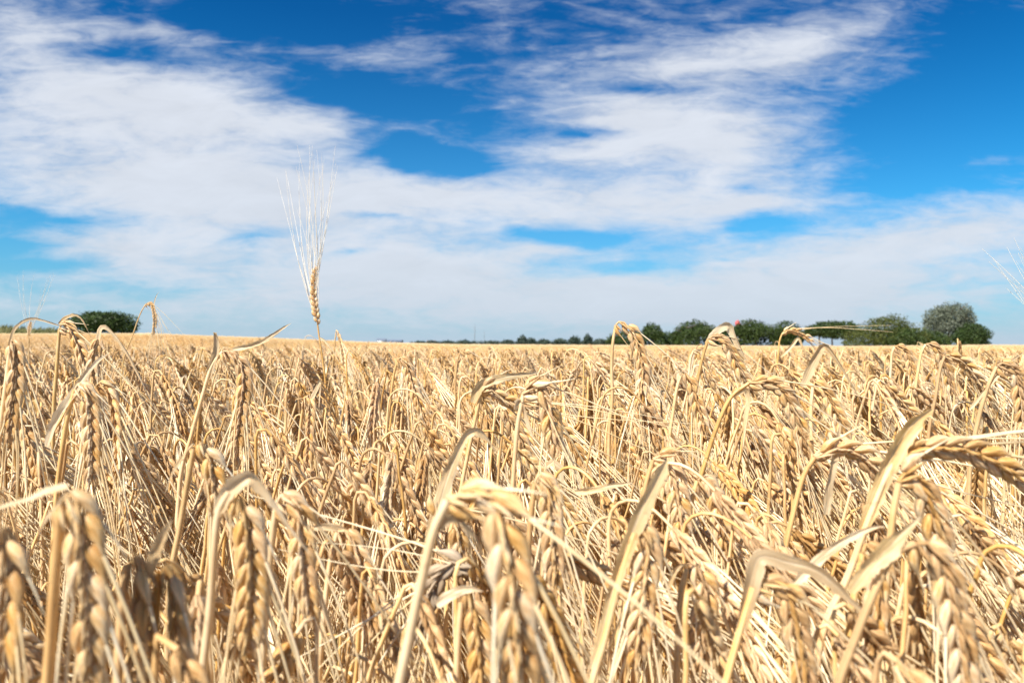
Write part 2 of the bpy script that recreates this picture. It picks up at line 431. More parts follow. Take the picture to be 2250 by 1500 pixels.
# ------------------------------------------------------------------ barley pieces
def kernel(hi=2, awn_len=.11, bend=12.0, seed=0, size=1.0, awn=True, aw=1.0):
    """One grain with its long awn; base at the origin, pointing to +Z, outer side to +X."""
    rr = random.Random(seed); g = G()
    t = np.array([0, .08, .2, .34, .48, .62, .75, .86, .94, 1.0]) if hi == 2 else (np.array([0, .15, .4, .65, .85, 1.0]) if hi == 1 else np.array([0, .35, .7, 1.0]))
    prof = np.interp(t, [0, .08, .2, .34, .48, .62, .75, .86, .94, 1], [.32, .64, .92, 1.0, .93, .76, .53, .34, .22, .16])
    c = {2: 11, 1: 6, 0: 4}[hi]; a = np.linspace(0, 2 * np.pi, c, endpoint=False)
    L = .0122 * size; W = .00212 * size; D = .0018 * size
    P = np.zeros((len(t), c, 3))
    rib = 1 + (.11 * np.cos(5 * a) if hi == 2 else 0 * a)
    wr = np.array([1 + rr.uniform(-.09, .09) for _ in t])
    P[:, :, 0] = prof[:, None] * wr[:, None] * W * np.cos(a) * rib + (.0010 * np.sin(t * np.pi))[:, None] * size
    P[:, :, 1] = prof[:, None] * D * np.sin(a) * rib
    P[:, :, 2] = (t * L)[:, None]
    UV = np.zeros((len(t), c, 2)); UV[:, :, 0] = a / 6.283 * .012; UV[:, :, 1] = (t * L)[:, None]
    g.grid(P, 0, True, UV)
    if awn and awn_len > 0:
        n = {2: 10, 1: 5, 0: 3}[hi]
        s = np.linspace(0, 1, n); th = R(rr.uniform(-8, 6)) * s - R(bend) * (1 - (1 - s) ** 2.2) ; ph = rr.uniform(-.09, .09) * s
        wob = np.array([rr.uniform(-.012, .012) for _ in s])
        dx = np.sin(th + wob); dz = np.cos(th); dy = np.sin(ph)
        step = awn_len / (n - 1)
        pts = np.zeros((n, 3)); pts[0] = (0, 0, L * .97)
        for i in range(1, n): pts[i] = pts[i - 1] + step * np.array([dx[i], dy[i], dz[i]])
        g.tube(pts, np.interp(s, [0, .12, 1], [.00060, .00046, .00014]) * size * aw * (1.0 if hi == 2 else 1.3), 3 if hi < 2 else 4, 1)
    return g

def ear_layout(c, roll, rnd, size=1.0, spacing=.0037, view=None, spread=18.0):
    """Grain frames along the ear curve c (base to tip)."""
    L = np.linalg.norm(np.diff(c, axis=0), axis=1).sum()
    n = max(8, int(L / (spacing * size)))
    q, _ = resample(c, n + 1); T = nrm(np.gradient(q, axis=0))
    vd = np.array([0.05, 1.0, -.1]) if view is None else view
    out = []; rach = []
    for i in range(n):
        t = T[max(i, int(.16 * n))]; w = np.cross(t, vd); w = w / (np.linalg.norm(w) + 1e-9)
        nn = np.cross(t, w); w2 = w * math.cos(roll) + nn * math.sin(roll); n2 = np.cross(t, w2)
        side = 1 if i % 2 else -1
        f = i / (n - 1)
        sz = size * np.interp(f, [0, .12, .7, 1], [.80, 1.0, 1.0, .72]) * rnd.uniform(.94, 1.06)
        an = R(spread * np.interp(f, [0, .15, .8, 1], [.95, 1, .85, .45]) + rnd.uniform(-3, 3))
        if (w2 * side)[2] > .25 and f < .35: an *= np.interp((w2 * side)[2], [.25, .9], [.85, .35]) * np.interp(f, [0, .35], [.8, 1.2])
        tip = R(rnd.uniform(-6, 8))
        z = t * math.cos(an) + w2 * side * math.sin(an); z = z * math.cos(tip) - n2 * math.sin(tip) * 1.0
        z = z / np.linalg.norm(z)
        x = w2 * side - z * np.dot(w2 * side, z); x /= np.linalg.norm(x); y = np.cross(z, x)
        pos = q[i] + w2 * side * .0010 * size
        Mx = np.eye(4); Mx[:3, 0] = x * sz; Mx[:3, 1] = y * sz; Mx[:3, 2] = z * sz; Mx[:3, 3] = pos
        out.append((Mx, f)); rach.append((q[i] - w2 * side * .0004, t, w2, n2, side))
    return out, rach

def rachis_mesh(rach, hi=2, size=1.0, rnd=random):
    g = G()
    g.tube(np.array([r[0] for r in rach]), .0008 * size, 5 if hi == 2 else 3, 0)
    if hi >= 1:
        for p, t, w, n, side in rach:          # the thin sterile spikelets beside each grain
            for fs in ((1, -1) if hi == 2 else (1,)):
                d = nrm(t * .95 + n * fs * .30 + w * side * .12); a = p + n * fs * .0011 * size
                L = .0085 * size * rnd.uniform(.8, 1.15)
                pts = np.array([a, a + d * L * .35, a + d * L * .7, a + d * L])
                g.tube(pts, np.array([.0003, .00085, .0006, .0001]) * size, 4 if hi == 2 else 3, 0)
    return g

LEAF_REF = -np.array(sun_vec) * .75 + np.array([0, .6, 0])
def leaf_mesh(pts, width, a0=0.0, a1=0.6, n=30, fold=.35, seed=0, wprof=None):
    """Dry blade: V-folded strip along pts; width in metres."""
    rr = random.Random(seed)
    q, L = resample(np.asarray(pts, float), n); T, X, Y = frames(q)
    s = np.linspace(0, 1, n)
    wp = np.interp(s, [0, .06, .25, .6, .85, 1], [.55, .85, 1, .82, .45, .04]) if wprof is None else np.interp(s, *wprof)
    wv = np.array([1 + .22 * math.sin(7 * k + rr.random() * 6) * rr.random() for k in s])
    k = 5; P = np.zeros((n, k, 3)); UV = np.zeros((n, k, 2))
    for i in range(n):
        t = T[i]; w = np.cross(t, LEAF_REF); w /= np.linalg.norm(w) + 1e-9; nn = np.cross(t, w)
        a = a0 + (a1 - a0) * s[i]; w2 = w * math.cos(a) + nn * math.sin(a); n2 = np.cross(t, w2)
        for j in range(k):
            e = (j - 2) / 2; h = width * .5 * wp[i] * wv[i]
            P[i, j] = q[i] + w2 * e * h + n2 * (abs(e) * fold * (1 + .5 * math.sin(5 * s[i] + seed)) + .16 * math.sin(13 * s[i] + 4 * e + seed)) * h
            UV[i, j] = (e * h + .05, s[i] * L)
    g = G(); g.grid(P, 0, False, UV); return g

def stem_mesh(pts, r_low, r_neck, n=26, sides=7, nodes=True):
    D = np.concatenate([[0], np.cumsum(np.linalg.norm(np.diff(pts, axis=0), axis=1))]); L = D[-1]; nk = .13     # closer rings through the bent neck
    sv = np.concatenate([np.linspace(0, max(L - nk, L * .3), max(6, n // 3), endpoint=False), np.linspace(max(L - nk, L * .3), L, max(9, 2 * n // 3))])
    q = np.stack([np.interp(sv, D, pts[:, k]) for k in range(3)], 1); s = sv / L
    r = np.interp(s, [0, .55, .85, 1], [r_low, r_low * .95, (r_low + r_neck) / 2, r_neck])
    g = G(); g.tube(q, r, sides, 0)
    return g

# ------------------------------------------------------------------ prototypes for the crop
def proto_curve(H, lean, ang, neck, earL, rnd):
    """stem and ear centre lines in the local xz plane, ear nodding towards +x; highest point at H."""
    th = [lean]; ds = .004
    nN = int(neck / ds); nE = int(earL / ds); nS = 180
    a1 = ang * rnd.uniform(.78, .92); pw = rnd.uniform(.55, 1.0)
    tha = np.concatenate([np.linspace(lean * .2, lean, nS) + np.interp(np.arange(nS), [0, nS - 25, nS], [0, 0, rnd.uniform(-.12, .30)]), lean + (a1 - lean) * (lambda s: s * s * (3 - 2 * s))(np.linspace(0, 1, nN) ** pw), np.linspace(a1, ang, nE)])
    x = np.cumsum(np.sin(tha)) * ds; z = np.cumsum(np.cos(tha)) * ds
    wob = np.cumsum(np.array([rnd.gauss(0, .0003) for _ in x])); 
    P = np.stack([x, wob, z], 1)
    P[:, 2] += H - P[:, 2].max()
    k = nS + nN
    stem = P[:k]; stem = stem[stem[:, 2] > 0.0]
    stem = np.vstack([[stem[0, 0], stem[0, 1], -.01], stem]); off = np.array([stem[0, 0], stem[0, 1], 0])
    return stem - off, P[k - 1:] - off

def make_leaf_pts(stem, f, rnd, out_len, up=.6):
    i = int(len(stem) * f); p = stem[i].copy(); az = rnd.uniform(0, 6.283)
    d = np.array([math.cos(az), math.sin(az), 0])
    L1 = out_len * rnd.uniform(.3, .55); L2 = out_len - L1
    e1 = rnd.uniform(.12, .55)
    k = p + (d * math.sin(e1) + np.array([0, 0, math.cos(e1)])) * L1
    e2 = rnd.uniform(2.45, 3.0); d2 = np.array([math.cos(az + rnd.uniform(-.6, .6)), math.sin(az + rnd.uniform(-.6, .6)), 0])
    m1 = k + (d2 * math.sin(e2) + np.array([0, 0, math.cos(e2)])) * L2 * .5
    m2 = m1 + (d2 * math.sin(e2 + .25) + np.array([0, 0, math.cos(e2 + .25)])) * L2 * .5
    return chaikin([p, (p + k) / 2 + d * .004, k, m1, m2], 2)

ANGS = [173, 165, 152, 158, 143, 177, 162, 148, 169, 138, 156, 171, 150, 175]
def proto_parts(i, hi):
    rnd = random.Random(100 + i)
    ang = R(ANGS[i] + rnd.uniform(-4, 4))
    stem, ear = proto_curve(.745, R(rnd.uniform(2, 10)), ang, rnd.uniform(.008, .018) if i % 2 else rnd.uniform(.022, .050), rnd.uniform(.066, .095), rnd)
    roll = rnd.uniform(-1.2, 1.2); size = rnd.uniform(.92, 1.08)
    lay, rach = ear_layout(ear, roll, rnd, size, spacing=.0037 if hi else .0055, view=np.array([.2, 1, 0]))
    er = G(); aw = G(); tl = G()
    if hi: er.add(rachis_mesh(rach, hi, size, rnd))
    for k, (Mx, f) in enumerate(lay):
        if hi and rnd.random() < .05: continue
        kn = kernel(hi, 0, 0, seed=k * 7 + i, awn=False)
        er.add(kn, Mx)
        if (hi or k % 2 == 0) and k > 2:
            full = kernel(hi, rnd.uniform(.11, .165) * np.interp(f, [0, .7, 1], [1.0, .95, .8]), rnd.uniform(0, 20), seed=k * 11 + i)
            v, fc, m, uv = next(full.blocks())
            nk = kn.n
            keep = m == 1
            sub = G(); sub.v = [v[nk:]]; sub.n = len(v) - nk; sub.f = [fc[keep] - nk]; sub.m = [np.zeros(keep.sum(), int)]; sub.uv = [uv.reshape(-1, 4, 2)[keep].reshape(-1, 2)]
            aw.add(sub, Mx)
            if rnd.random() < .45:
                M2 = Mx @ np.array(Matrix.Rotation(rnd.uniform(-.22, .22), 4, 'Y') @ Matrix.Rotation(rnd.uniform(-.25, .25), 4, 'X')); aw.add(sub, M2)
    st = stem_mesh(stem, rnd.uniform(.0013, .0020), rnd.uniform(.0007, .00095), 40 if hi == 2 else (26 if hi else 14), 6 if hi else 3)
    for q in range(7):
        a = rnd.uniform(0, 6.283); rr_ = rnd.uniform(.012, .07); b0 = np.array([math.cos(a) * rr_, math.sin(a) * rr_, 0]); hh = rnd.uniform(.48, .715)
        t1 = b0 + np.array([rnd.gauss(0, .05), rnd.gauss(0, .05), hh]); pts = [b0, (b0 + t1) / 2 + [rnd.gauss(0, .006), rnd.gauss(0, .006), 0], t1]
        if q % 3 == 0: pts.append(t1 + np.array([rnd.gauss(0, .04), rnd.gauss(0, .04), rnd.uniform(-.07, .05)]))
        rt = rnd.uniform(.0006, .0013); pc = catmull(np.array(pts), 6 if hi else 3)
        tl.tube(pc, np.linspace(rt * 1.2, rt * .5, len(pc)), 5 if hi == 2 else 3)
    lv = []
    for f in ((rnd.uniform(.55, .72), rnd.uniform(.35, .5), rnd.uniform(.74, .88)) if hi else (rnd.uniform(.7, .85),)):
        if f > .73 and hi and rnd.random() < .6: continue
        if f < .52 and hi and rnd.random() < .5: continue
        lv.append(leaf_mesh(make_leaf_pts(stem, f, rnd, rnd.uniform(.10, .19)), rnd.uniform(.0045, .0075), rnd.uniform(-.8, .8), rnd.uniform(-1.5, 1.5), 18 if hi else 8, seed=i))
    return st, er, aw, lv, tl

NPROTO = 14
proto_hi = []       # (stem, ear, beard, [leaves]) mesh datablocks for individual plants
for i in range(NPROTO):
    st, er, aw, lv, tl = proto_parts(i, 2)
    proto_hi.append((st.mesh('stem', [M['stem']]), er.mesh('ear', [M['grain']]), aw.mesh('beard', [M['awn']]), [l.mesh('leaf', [M['leaf']]) for l in lv], tl.mesh('tiller', [M['stem']])))

def add_plant(k, x, y, rot, scl, tilt, dz=0.0):
    root = empty('barley_plant', (x, y, float(ground_z(x, y)) + dz))
    root.rotation_euler = (tilt[0], tilt[1], rot); root.scale = (scl, scl, scl)
    st, er, aw, lv, tl = proto_hi[k]
    def ch(nm, me, par):
        o = bpy.data.objects.new(nm, me); COL.objects.link(o); o.parent = par; return o
    ch('stem', st, root); ch('tiller', tl, root); e = ch('ear', er, root); ch('beard', aw, e)
    for l in lv: ch('leaf', l, root)
    return root

# field prototypes: one joined mesh each, kept outside the scene and scattered by the crop's own node tree
MATS4 = [M['stem'], M['grain'], M['awn'], M['leaf']]
def joined(parts, tf=None):
    st, er, aw, lv, tl = parts; g = G(); g.add(tl, tf, 0)
    g.add(st, tf, 0); g.add(er, tf, 1); g.add(aw, tf, 2)
    for l in lv: g.add(l, tf, 3)
    return g
fcol = bpy.data.collections.new('crop_forms')
pcol = bpy.data.collections.new('crop_patch_forms')
for i in range(NPROTO):
    fcol.objects.link(bpy.data.objects.new('field_plant.%03d' % i, joined(proto_parts(i, 1)).mesh('field_plant', MATS4)))
low = [proto_parts(i, 0) for i in range(NPROTO)]
NPATCH = 5
for j in range(NPATCH):
    g = G(); rnd = random.Random(500 + j)
    for k in range(170):
        a = rnd.gauss(.3, .9); s = rnd.gauss(1.0, .016)
        tf = np.array(Matrix.Translation((rnd.uniform(-.55, .55), rnd.uniform(-.55, .55), 0)) @ Matrix.Rotation(a, 4, 'Z') @ Matrix.Rotation(rnd.gauss(0, .06), 4, 'X') @ Matrix.Scale(s, 4))
        g.add(joined(low[rnd.randrange(NPROTO)]), tf)
    pcol.objects.link(bpy.data.objects.new('field_patch.%03d' % j, g.mesh('field_patch', MATS4)))

def scatter_object(name, coll, pts, rots, scl, idx):
    me = bpy.data.meshes.new(name); me.from_pydata([tuple(p) for p in pts], [], [])
    for nm, ty, arr in (('rot', 'FLOAT_VECTOR', np.asarray(rots, np.float32).ravel()), ('scl', 'FLOAT', np.asarray(scl, np.float32)), ('idx', 'INT', np.asarray(idx, np.int32))):
        at = me.attributes.new(nm, ty, 'POINT'); at.data.foreach_set('vector' if ty == 'FLOAT_VECTOR' else 'value', arr)
    o = bpy.data.objects.new(name, me); COL.objects.link(o)
    ng = bpy.data.node_groups.new(name + '_scatter', 'GeometryNodeTree')
    ng.interface.new_socket('Geometry', in_out='INPUT', socket_type='NodeSocketGeometry')
    ng.interface.new_socket('Geometry', in_out='OUTPUT', socket_type='NodeSocketGeometry')
    N = ng.nodes; Lk = ng.links
    gi = N.new('NodeGroupInput'); go = N.new('NodeGroupOutput'); ip = N.new('GeometryNodeInstanceOnPoints'); ci = N.new('GeometryNodeCollectionInfo')
    ci.inputs['Collection'].default_value = coll; ci.inputs['Separate Children'].default_value = True; ci.inputs['Reset Children'].default_value = True
    def attr(nm, ty):
        a = N.new('GeometryNodeInputNamedAttribute'); a.data_type = ty; a.inputs['Name'].default_value = nm
        return a.outputs['Attribute']
    Lk.new(gi.outputs[0], ip.inputs['Points']); Lk.new(ci.outputs[0], ip.inputs['Instance'])
    ip.inputs['Pick Instance'].default_value = True
    Lk.new(attr('idx', 'INT'), ip.inputs['Instance Index'])
    er = N.new('FunctionNodeEulerToRotation'); Lk.new(attr('rot', 'FLOAT_VECTOR'), er.inputs[0]); Lk.new(er.outputs[0], ip.inputs['Rotation'])
    Lk.new(attr('scl', 'FLOAT'), ip.inputs['Scale'])
    Lk.new(ip.outputs[0], go.inputs[0])
    md = o.modifiers.new('scatter', 'NODES'); md.node_group = ng
    return o

# ------------------------------------------------------------------ hand-placed plants
GRAINS = [kernel(2, .135, 11 + 2 * (k % 3), seed=900 + k).mesh('grain', [M['grain'], M['awn']]) for k in range(6)]
GRAINS_BASE = [kernel(2, .012, 6, seed=930 + k).mesh('grain', [M['grain'], M['awn']]) for k in range(2)]
GRAINS_OLD = [kernel(2, .085, 10, seed=950 + k).mesh('grain', [M['old_grain'], M['awn']]) for k in range(3)]
GRAINS_FAN = [kernel(2, .190, 10, seed=970 + k, aw=1.05).mesh('grain', [M['grain'], M['pale_awn']]) for k in range(6)]

def path3(pts, d):
    return np.array([PX(p[0], p[1], d + (p[2] if len(p) > 2 else 0)) for p in pts])

def hero(label, d, stem, ear, leaves=(), size=1.0, roll=0.0, old=False, fan=False, lean=0.0, r=.0019, seed=0, spread=18.0, group='barley plants at the front of the field'):
    rnd = random.Random(seed + int(d * 1000) + stem[0][0])
    sp = path3(stem, d)
    low = sp[0]; base = np.array([low[0] + lean, low[1] + rnd.uniform(-.02, .04), 0.0]); base[2] = float(ground_z(base[0], base[1])) - .005
    mid = base * .5 + low * .5 + np.array([lean * -.2, 0, 0])
    # leave the last shown bit of stem without a kink
    full = np.vstack([base, mid, sp])
    ep = path3(ear, d) if ear else None
    root = empty('barley_plant', base); off = base
    cur = catmull(full, 8)
    stem_mesh(cur - off, r * 1.15, r * .62, 60, 8).obj('stem', [M['stem']], root)
    if ep is not None:
        e = catmull(np.vstack([sp[-1], ep]) if np.linalg.norm(sp[-1] - ep[0]) > .004 else ep, 8) - off
        lay, rach = ear_layout(e, roll, rnd, size, spread=spread)
        eo = rachis_mesh(rach, 2, size, rnd).obj('ear', [M['old_grain' if old else 'grain']], root)
        bank = GRAINS_OLD if old else (GRAINS_FAN if fan else GRAINS)
        for k, (Mx, f) in enumerate(lay):
            if rnd.random() < .04: continue
            o = bpy.data.objects.new('grain', GRAINS_BASE[k % 2] if k < 3 and not fan and not old else bank[rnd.randrange(len(bank))]); COL.objects.link(o)
            o.parent = eo; o.matrix_local = Matrix(Mx.tolist())
    for k, lf in enumerate(leaves):
        p = path3(lf['p'], lf.get('d', d)); c = chaikin(p, 1) if lf.get('kink', True) else catmull(p, 8)
        leaf_mesh(c - off, lf.get('w', 8) * .58 / 1000, lf.get('a0', .2), lf.get('a1', .9), 40, lf.get('fold', .55), seed=k + seed, wprof=lf.get('wp')).obj('leaf', [M['leaf']], root)
    setp(root, label, 'barley plant', group)
    return root
HEROES_BEGIN = True
BLADE = ([0, .1, .3, .6, .85, 1], [.35, .7, 1, .9, .5, .05])
HEROES = [
 ('tall upright barley ear standing alone against the sky with fanned white awns', .98,
  [(716,860),(709,790),(702,745),(698,713)], [(697,706),(692,676),(689,645),(690,615),(693,590)],
  [dict(p=[(704,742),(716,750),(735,775),(748,800)], w=5)], dict(fan=True, spread=12, r=.0016, roll=.25, size=.95)),
 ('barley ear hooked over highest in the middle of the skyline, before the trees', .60,
  [(1338,960),(1345,880),(1344,800),(1347,750),(1353,714)], [(1362,706),(1385,722),(1402,765),(1412,815),(1408,860),(1403,885)],
  [], dict(size=1.05, roll=.15)),
 ('barley ear beside a peaked pale leaf breaking the line of trees', .60,
  [(1520,920),(1532,840),(1545,780),(1556,745)], [(1572,736),(1592,752),(1612,785),(1632,825),(1655,862)],
  [dict(p=[(1552,755),(1566,735),(1585,720),(1603,714),(1612,735),(1626,765),(1642,795)], w=11, a0=.3, a1=1.0, wp=([0,.2,.5,.62,.8,1],[.5,.9,1,.7,.8,.05]))], dict(size=1.05, roll=-.2)),
 ('barley ear on a stem curved like a cane, right of the middle', .46,
  [(1500,1180),(1545,1030),(1578,930),(1608,870),(1645,842)], [(1685,838),(1715,855),(1742,900),(1760,950),(1775,995)],
  [dict(p=[(1610,868),(1640,850),(1650,880),(1640,930),(1632,985)], w=7, a0=1.0, a1=.4)], dict(size=1.0)),
 ('plump barley ear below a dark withered tip on the right', .50,
  [(1788,1120),(1784,1000),(1782,900),(1786,850)], [(1792,838),(1812,860),(1832,898),(1850,935),(1856,975)],
  [dict(p=[(1764,850),(1778,815),(1795,780),(1808,757),(1822,766),(1845,800),(1868,838),(1892,880),(1905,910)], w=10, a0=.1, a1=1.1, wp=([0,.15,.35,.42,.6,1],[.7,1,.8,.4,.28,.05]))], dict(size=1.0)),
 ('stem bent flat under a thin pale leaf, its brown ear pointing right', .46,
  [(985,1250),(1012,1080),(1038,950),(1050,895),(1056,862)], [(1066,850),(1088,862),(1112,878),(1140,886),(1170,888)],
  [dict(p=[(1040,885),(1050,858),(1063,842),(1100,830),(1150,822),(1185,818)], w=10, a0=.2, a1=.9)], dict(size=.95, roll=.5)),
 ('large pale barley ear with loose open grains in the middle of the crop', .40,
  [(1120,1200),(1128,1050),(1138,930),(1150,868)], [(1165,838),(1190,855),(1205,895),(1213,940),(1222,990)],
  [dict(p=[(1130,900),(1136,880),(1145,880),(1160,925),(1172,965)], w=7, a0=1.1, a1=.3)], dict(size=1.0, roll=-.3, spread=24)),
 ('broad blade snapped over at a dark joint, left of the middle', .34,
  [(880,1500),(915,1350),(945,1240),(958,1150)], [(962,1120),(985,1118),(1000,1150),(1010,1195),(1012,1240)],
  [dict(p=[(948,1190),(962,1120),(990,1030),(1018,962),(1035,945),(1055,945),(1075,965),(1090,992)], w=12, a0=0, a1=1.0, wp=([0,.3,.62,.7,.85,1],[.7,1,.55,.5,.6,.05]))], dict(size=.9, r=.0022)),
 ('biggest blurred barley ear hanging in the front of the crop, near the middle', .185,
  [(870,1560),(895,1420),(925,1280),(955,1160),(985,1098)], [(1030,1080,-.002),(1075,1092,-.004),(1102,1165,-.006),(1122,1260,-.008),(1134,1360,-.008),(1142,1460,-.006),(1146,1560,-.004)],
  [dict(p=[(960,1165),(975,1140),(1010,1135),(1045,1170),(1068,1230)], w=5, a0=.8, a1=1.6),
   dict(p=[(1012,1090),(1040,1082),(1080,1076),(1112,1073)], w=2.2)], dict(size=1.0, r=.0021, roll=.05)),
 ('grey weathered barley ear curling left behind the biggest ear', .30,
  [(1085,1500),(1078,1380),(1060,1300),(1042,1262)], [(1022,1240),(990,1240),(962,1270),(942,1310),(928,1360),(918,1400)],
  [], dict(old=True, size=.92, r=.0014)),
 ('large blurred barley ear hanging at the lower right with a yellow neck', .225,
  [(1830,1560),(1880,1400),(1925,1290),(1965,1215),(2010,1195)], [(2040,1192),(2062,1220),(2080,1275),(2095,1340),(2108,1410),(2116,1480),(2120,1560)],
  [dict(p=[(1868,1300),(1905,1250),(1950,1205),(1990,1165),(2022,1135)], w=9.5, a0=.1, a1=.5, wp=([0,.3,.6,1],[.5,.9,1,.05]))], dict(size=1.0)),
 ('long barley ear leaning down rightward above the large lower right ear', .27,
  [(1935,1400),(1950,1250),(1962,1130),(1975,1060)], [(1990,1035),(2012,1050),(2035,1095),(2055,1150),(2072,1210),(2088,1260)],
  [], dict(size=1.0)),
 ('barley stem under a white blade folded sharply into an angle, lower right', .25,
  [(1575,1600),(1600,1480),(1630,1370),(1655,1290)], [(1690,1275),(1718,1290),(1738,1340),(1752,1400),(1762,1460),(1770,1540)],
  [dict(p=[(1628,1380),(1645,1310),(1658,1245),(1666,1222),(1690,1222),(1730,1236),(1785,1248),(1830,1280),(1880,1330),(1920,1360)], w=10, a0=.2, a1=.5, wp=([0,.2,.45,.55,.7,1],[.6,.9,.9,.8,.75,.05]))], dict(size=.95)),
 ('short barley ear hanging between two angled blades at the lower right', .27,
  [(1850,1560),(1862,1420),(1878,1300),(1895,1215)], [(1908,1188),(1922,1215),(1926,1275),(1920,1345),(1912,1410),(1908,1480)],
  [dict(p=[(1740,1290),(1785,1240),(1835,1200),(1880,1172),(1920,1157),(1945,1155)], w=6.5, a0=.3, a1=.6)], dict(size=.95)),
 ('barley plant with a wide pale blade leaning up, its ear lying flat rightward', .30,
  [(1800,1420),(1865,1260),(1905,1150),(1945,1050),(1975,1000)], [(2000,988),(2050,982),(2105,985),(2160,1002),(2215,1032),(2255,1062)],
  [dict(p=[(1895,1165),(1925,1090),(1955,1010),(1990,945),(2025,912),(2050,898)], w=13, a0=.1, a1=.7, wp=([0,.2,.6,.85,1],[.5,.8,1,.8,.1])),], dict(size=1.0, roll=.3)),
 ('barley ear lying almost level below the wide pale blade on the right', .36,
  [(1720,1250),(1745,1120),(1768,1040),(1790,1005)], [(1815,990),(1850,985),(1890,1000),(1925,1030),(1955,1062)],
  [dict(p=[(1815,1130),(1822,1050),(1835,980),(1846,925)], w=8, a0=.4, a1=.9)], dict(size=1.0, roll=.5)),
 ('long hanging barley ear near a jagged dry stem, left of the upright ear', .50,
  [(395,1060),(420,960),(445,870),(468,800),(490,772)], [(512,774),(530,800),(536,845),(530,900),(522,960),(517,1015)],
  [dict(p=[(455,840),(468,800),(476,770),(473,735),(469,727),(480,745),(483,752)], w=8, a0=.2, a1=1.2),
   dict(p=[(512,768),(545,762),(575,752),(602,735),(625,718),(640,710)], w=6, a0=.4, a1=.8)], dict(size=1.0)),
 ('barley ear hanging straight below a leaning leaf at the left', .42,
  [(120,1150),(135,1000),(150,910),(165,855)], [(180,838),(193,868),(200,930),(202,1000),(200,1070)],
  [dict(p=[(105,980),(125,920),(165,860),(205,800),(240,775)], w=9, a0=.2, a1=.7)], dict(size=1.05)),
 ('barley ear turned brown side out, leaning right of the left leaf pair', .45,
  [(182,1160),(190,1000),(200,900),(212,848)], [(228,835),(246,870),(258,930),(262,990),(258,1045)],
  [], dict(size=1.0, roll=.9)),
 ('barley plant at the left edge with a stem bowed into a thin brown arch', .44,
  [(-20,1130),(0,950),(15,830),(23,760)], [(30,745),(36,790),(34,850),(28,905),(24,960)],
  [dict(p=[(20,800),(24,735),(40,712),(70,697),(105,706),(140,718),(162,728)], w=3.2, a0=.5, a1=1.1)], dict(size=1.0)),
 ('barley ear arched over in front of the round dark bush', .58,
  [(118,900),(124,820),(128,760),(131,722)], [(138,706),(152,720),(168,748),(182,785),(194,815)],
  [dict(p=[(130,712),(142,698),(165,690),(182,700),(192,722),(202,745)], w=4.5, a0=.4, a1=1.2)], dict(size=.95)),
 ('barley plant under a brown drooping blade peaked right of the bush', .55,
  [(180,1000),(195,890),(205,810),(214,745)], [(205,812),(212,850),(214,890),(212,930)],
  [dict(p=[(208,790),(216,740),(221,718),(235,718),(258,742),(285,780),(310,830),(330,875),(350,920)], w=6.5, a0=.3, a1=1.2)], dict(size=.95)),
 ('plump barley ear below its dark joint, left of the front row', .33,
  [(372,1300),(395,1160),(412,1060),(426,985)], [(440,972),(456,995),(468,1040),(476,1090),(486,1140)],
  [dict(p=[(425,975),(405,1000),(380,1040),(362,1085)], w=4, a0=.7, a1=1.2)], dict(size=1.0)),
 ('blurred barley ear hanging under a forked pale blade, left of the middle', .235,
  [(440,1560),(462,1330),(472,1190),(482,1120),(505,1080)], [(525,1092),(540,1120),(548,1190),(552,1270),(548,1350),(545,1430)],
  [dict(p=[(478,1130),(500,1085),(530,1055),(553,1043),(575,1060),(605,1105),(640,1160),(680,1215)], w=8.5, a0=.3, a1=1.0)], dict(size=.95)),
 ('barley ear curving beside the forked pale blade, with bright straight awns', .27,
  [(575,1500),(588,1300),(598,1180),(608,1105)], [(625,1082),(648,1105),(660,1160),(664,1220),(672,1290),(684,1350)],
  [], dict(size=.95)),
 ('thick blurred ear pair at the far left front under a pale curled blade', .185,
  [(100,1600),(112,1400),(122,1240),(135,1110)], [(158,1075),(172,1110),(182,1190),(190,1290),(196,1390),(200,1490)],
  [dict(p=[(150,1072),(110,1082),(60,1098),(0,1118),(-40,1130)], w=5.5, a0=.3, a1=.9),
   dict(p=[(150,1085),(125,1110),(100,1145),(82,1178)], w=4)], dict(size=.95)),
 ('blurred ear cut by the left edge of the front row', .19,
  [(-60,1600),(-40,1400),(-25,1260),(-12,1180)], [(4,1160),(14,1190),(20,1260),(20,1340),(16,1420),(12,1500)],
  [], dict(size=.95, roll=.3)),
 ('shaded dark barley ear under a short bent blade in the left front', .20,
  [(255,1600),(262,1430),(270,1310),(280,1240)], [(296,1222),(308,1250),(312,1320),(310,1400),(306,1480),(304,1560)],
  [dict(p=[(330,1260),(342,1215),(360,1170),(378,1140)], w=6)], dict(size=.95, roll=1.1)),
 ('blurred ear turned edge on beside the shaded dark ear, left front', .205,
  [(330,1600),(338,1420),(344,1320),(352,1255)], [(366,1240),(380,1270),(390,1330),(398,1400),(408,1470),(415,1540)],
  [dict(p=[(375,1280),(390,1310),(405,1335)], w=4)], dict(size=.92, roll=.9)),
 ('slim barley ear with wrinkled husks left of the sharp middle stems', .50,
  [(716,1250),(728,1150),(742,1090),(756,1052)], [(768,1048),(778,1075),(784,1115),(786,1155),(784,1195)],
  [], dict(size=.95)),
 ('barley ear hung from a yellow neck arching right, left of the snapped blade', .50,
  [(735,1220),(748,1110),(760,1055),(778,1018)], [(797,1010),(815,1035),(824,1085),(826,1135),(824,1185)],
  [], dict(size=.95, roll=.2)),
 ('narrow barley ear below a bundle of dried strands, left of the snapped blade', .52,
  [(800,1200),(815,1100),(830,1030),(845,995)], [(866,996),(882,1020),(890,1060),(895,1105),(896,1145)],
  [dict(p=[(846,990),(836,1015),(826,1040)], w=4), dict(p=[(860,988),(885,1005),(915,1050),(955,1095)], w=2.5)], dict(size=.95)),
 ('barley ear curving out to the right low between the front ears, left half', .33,
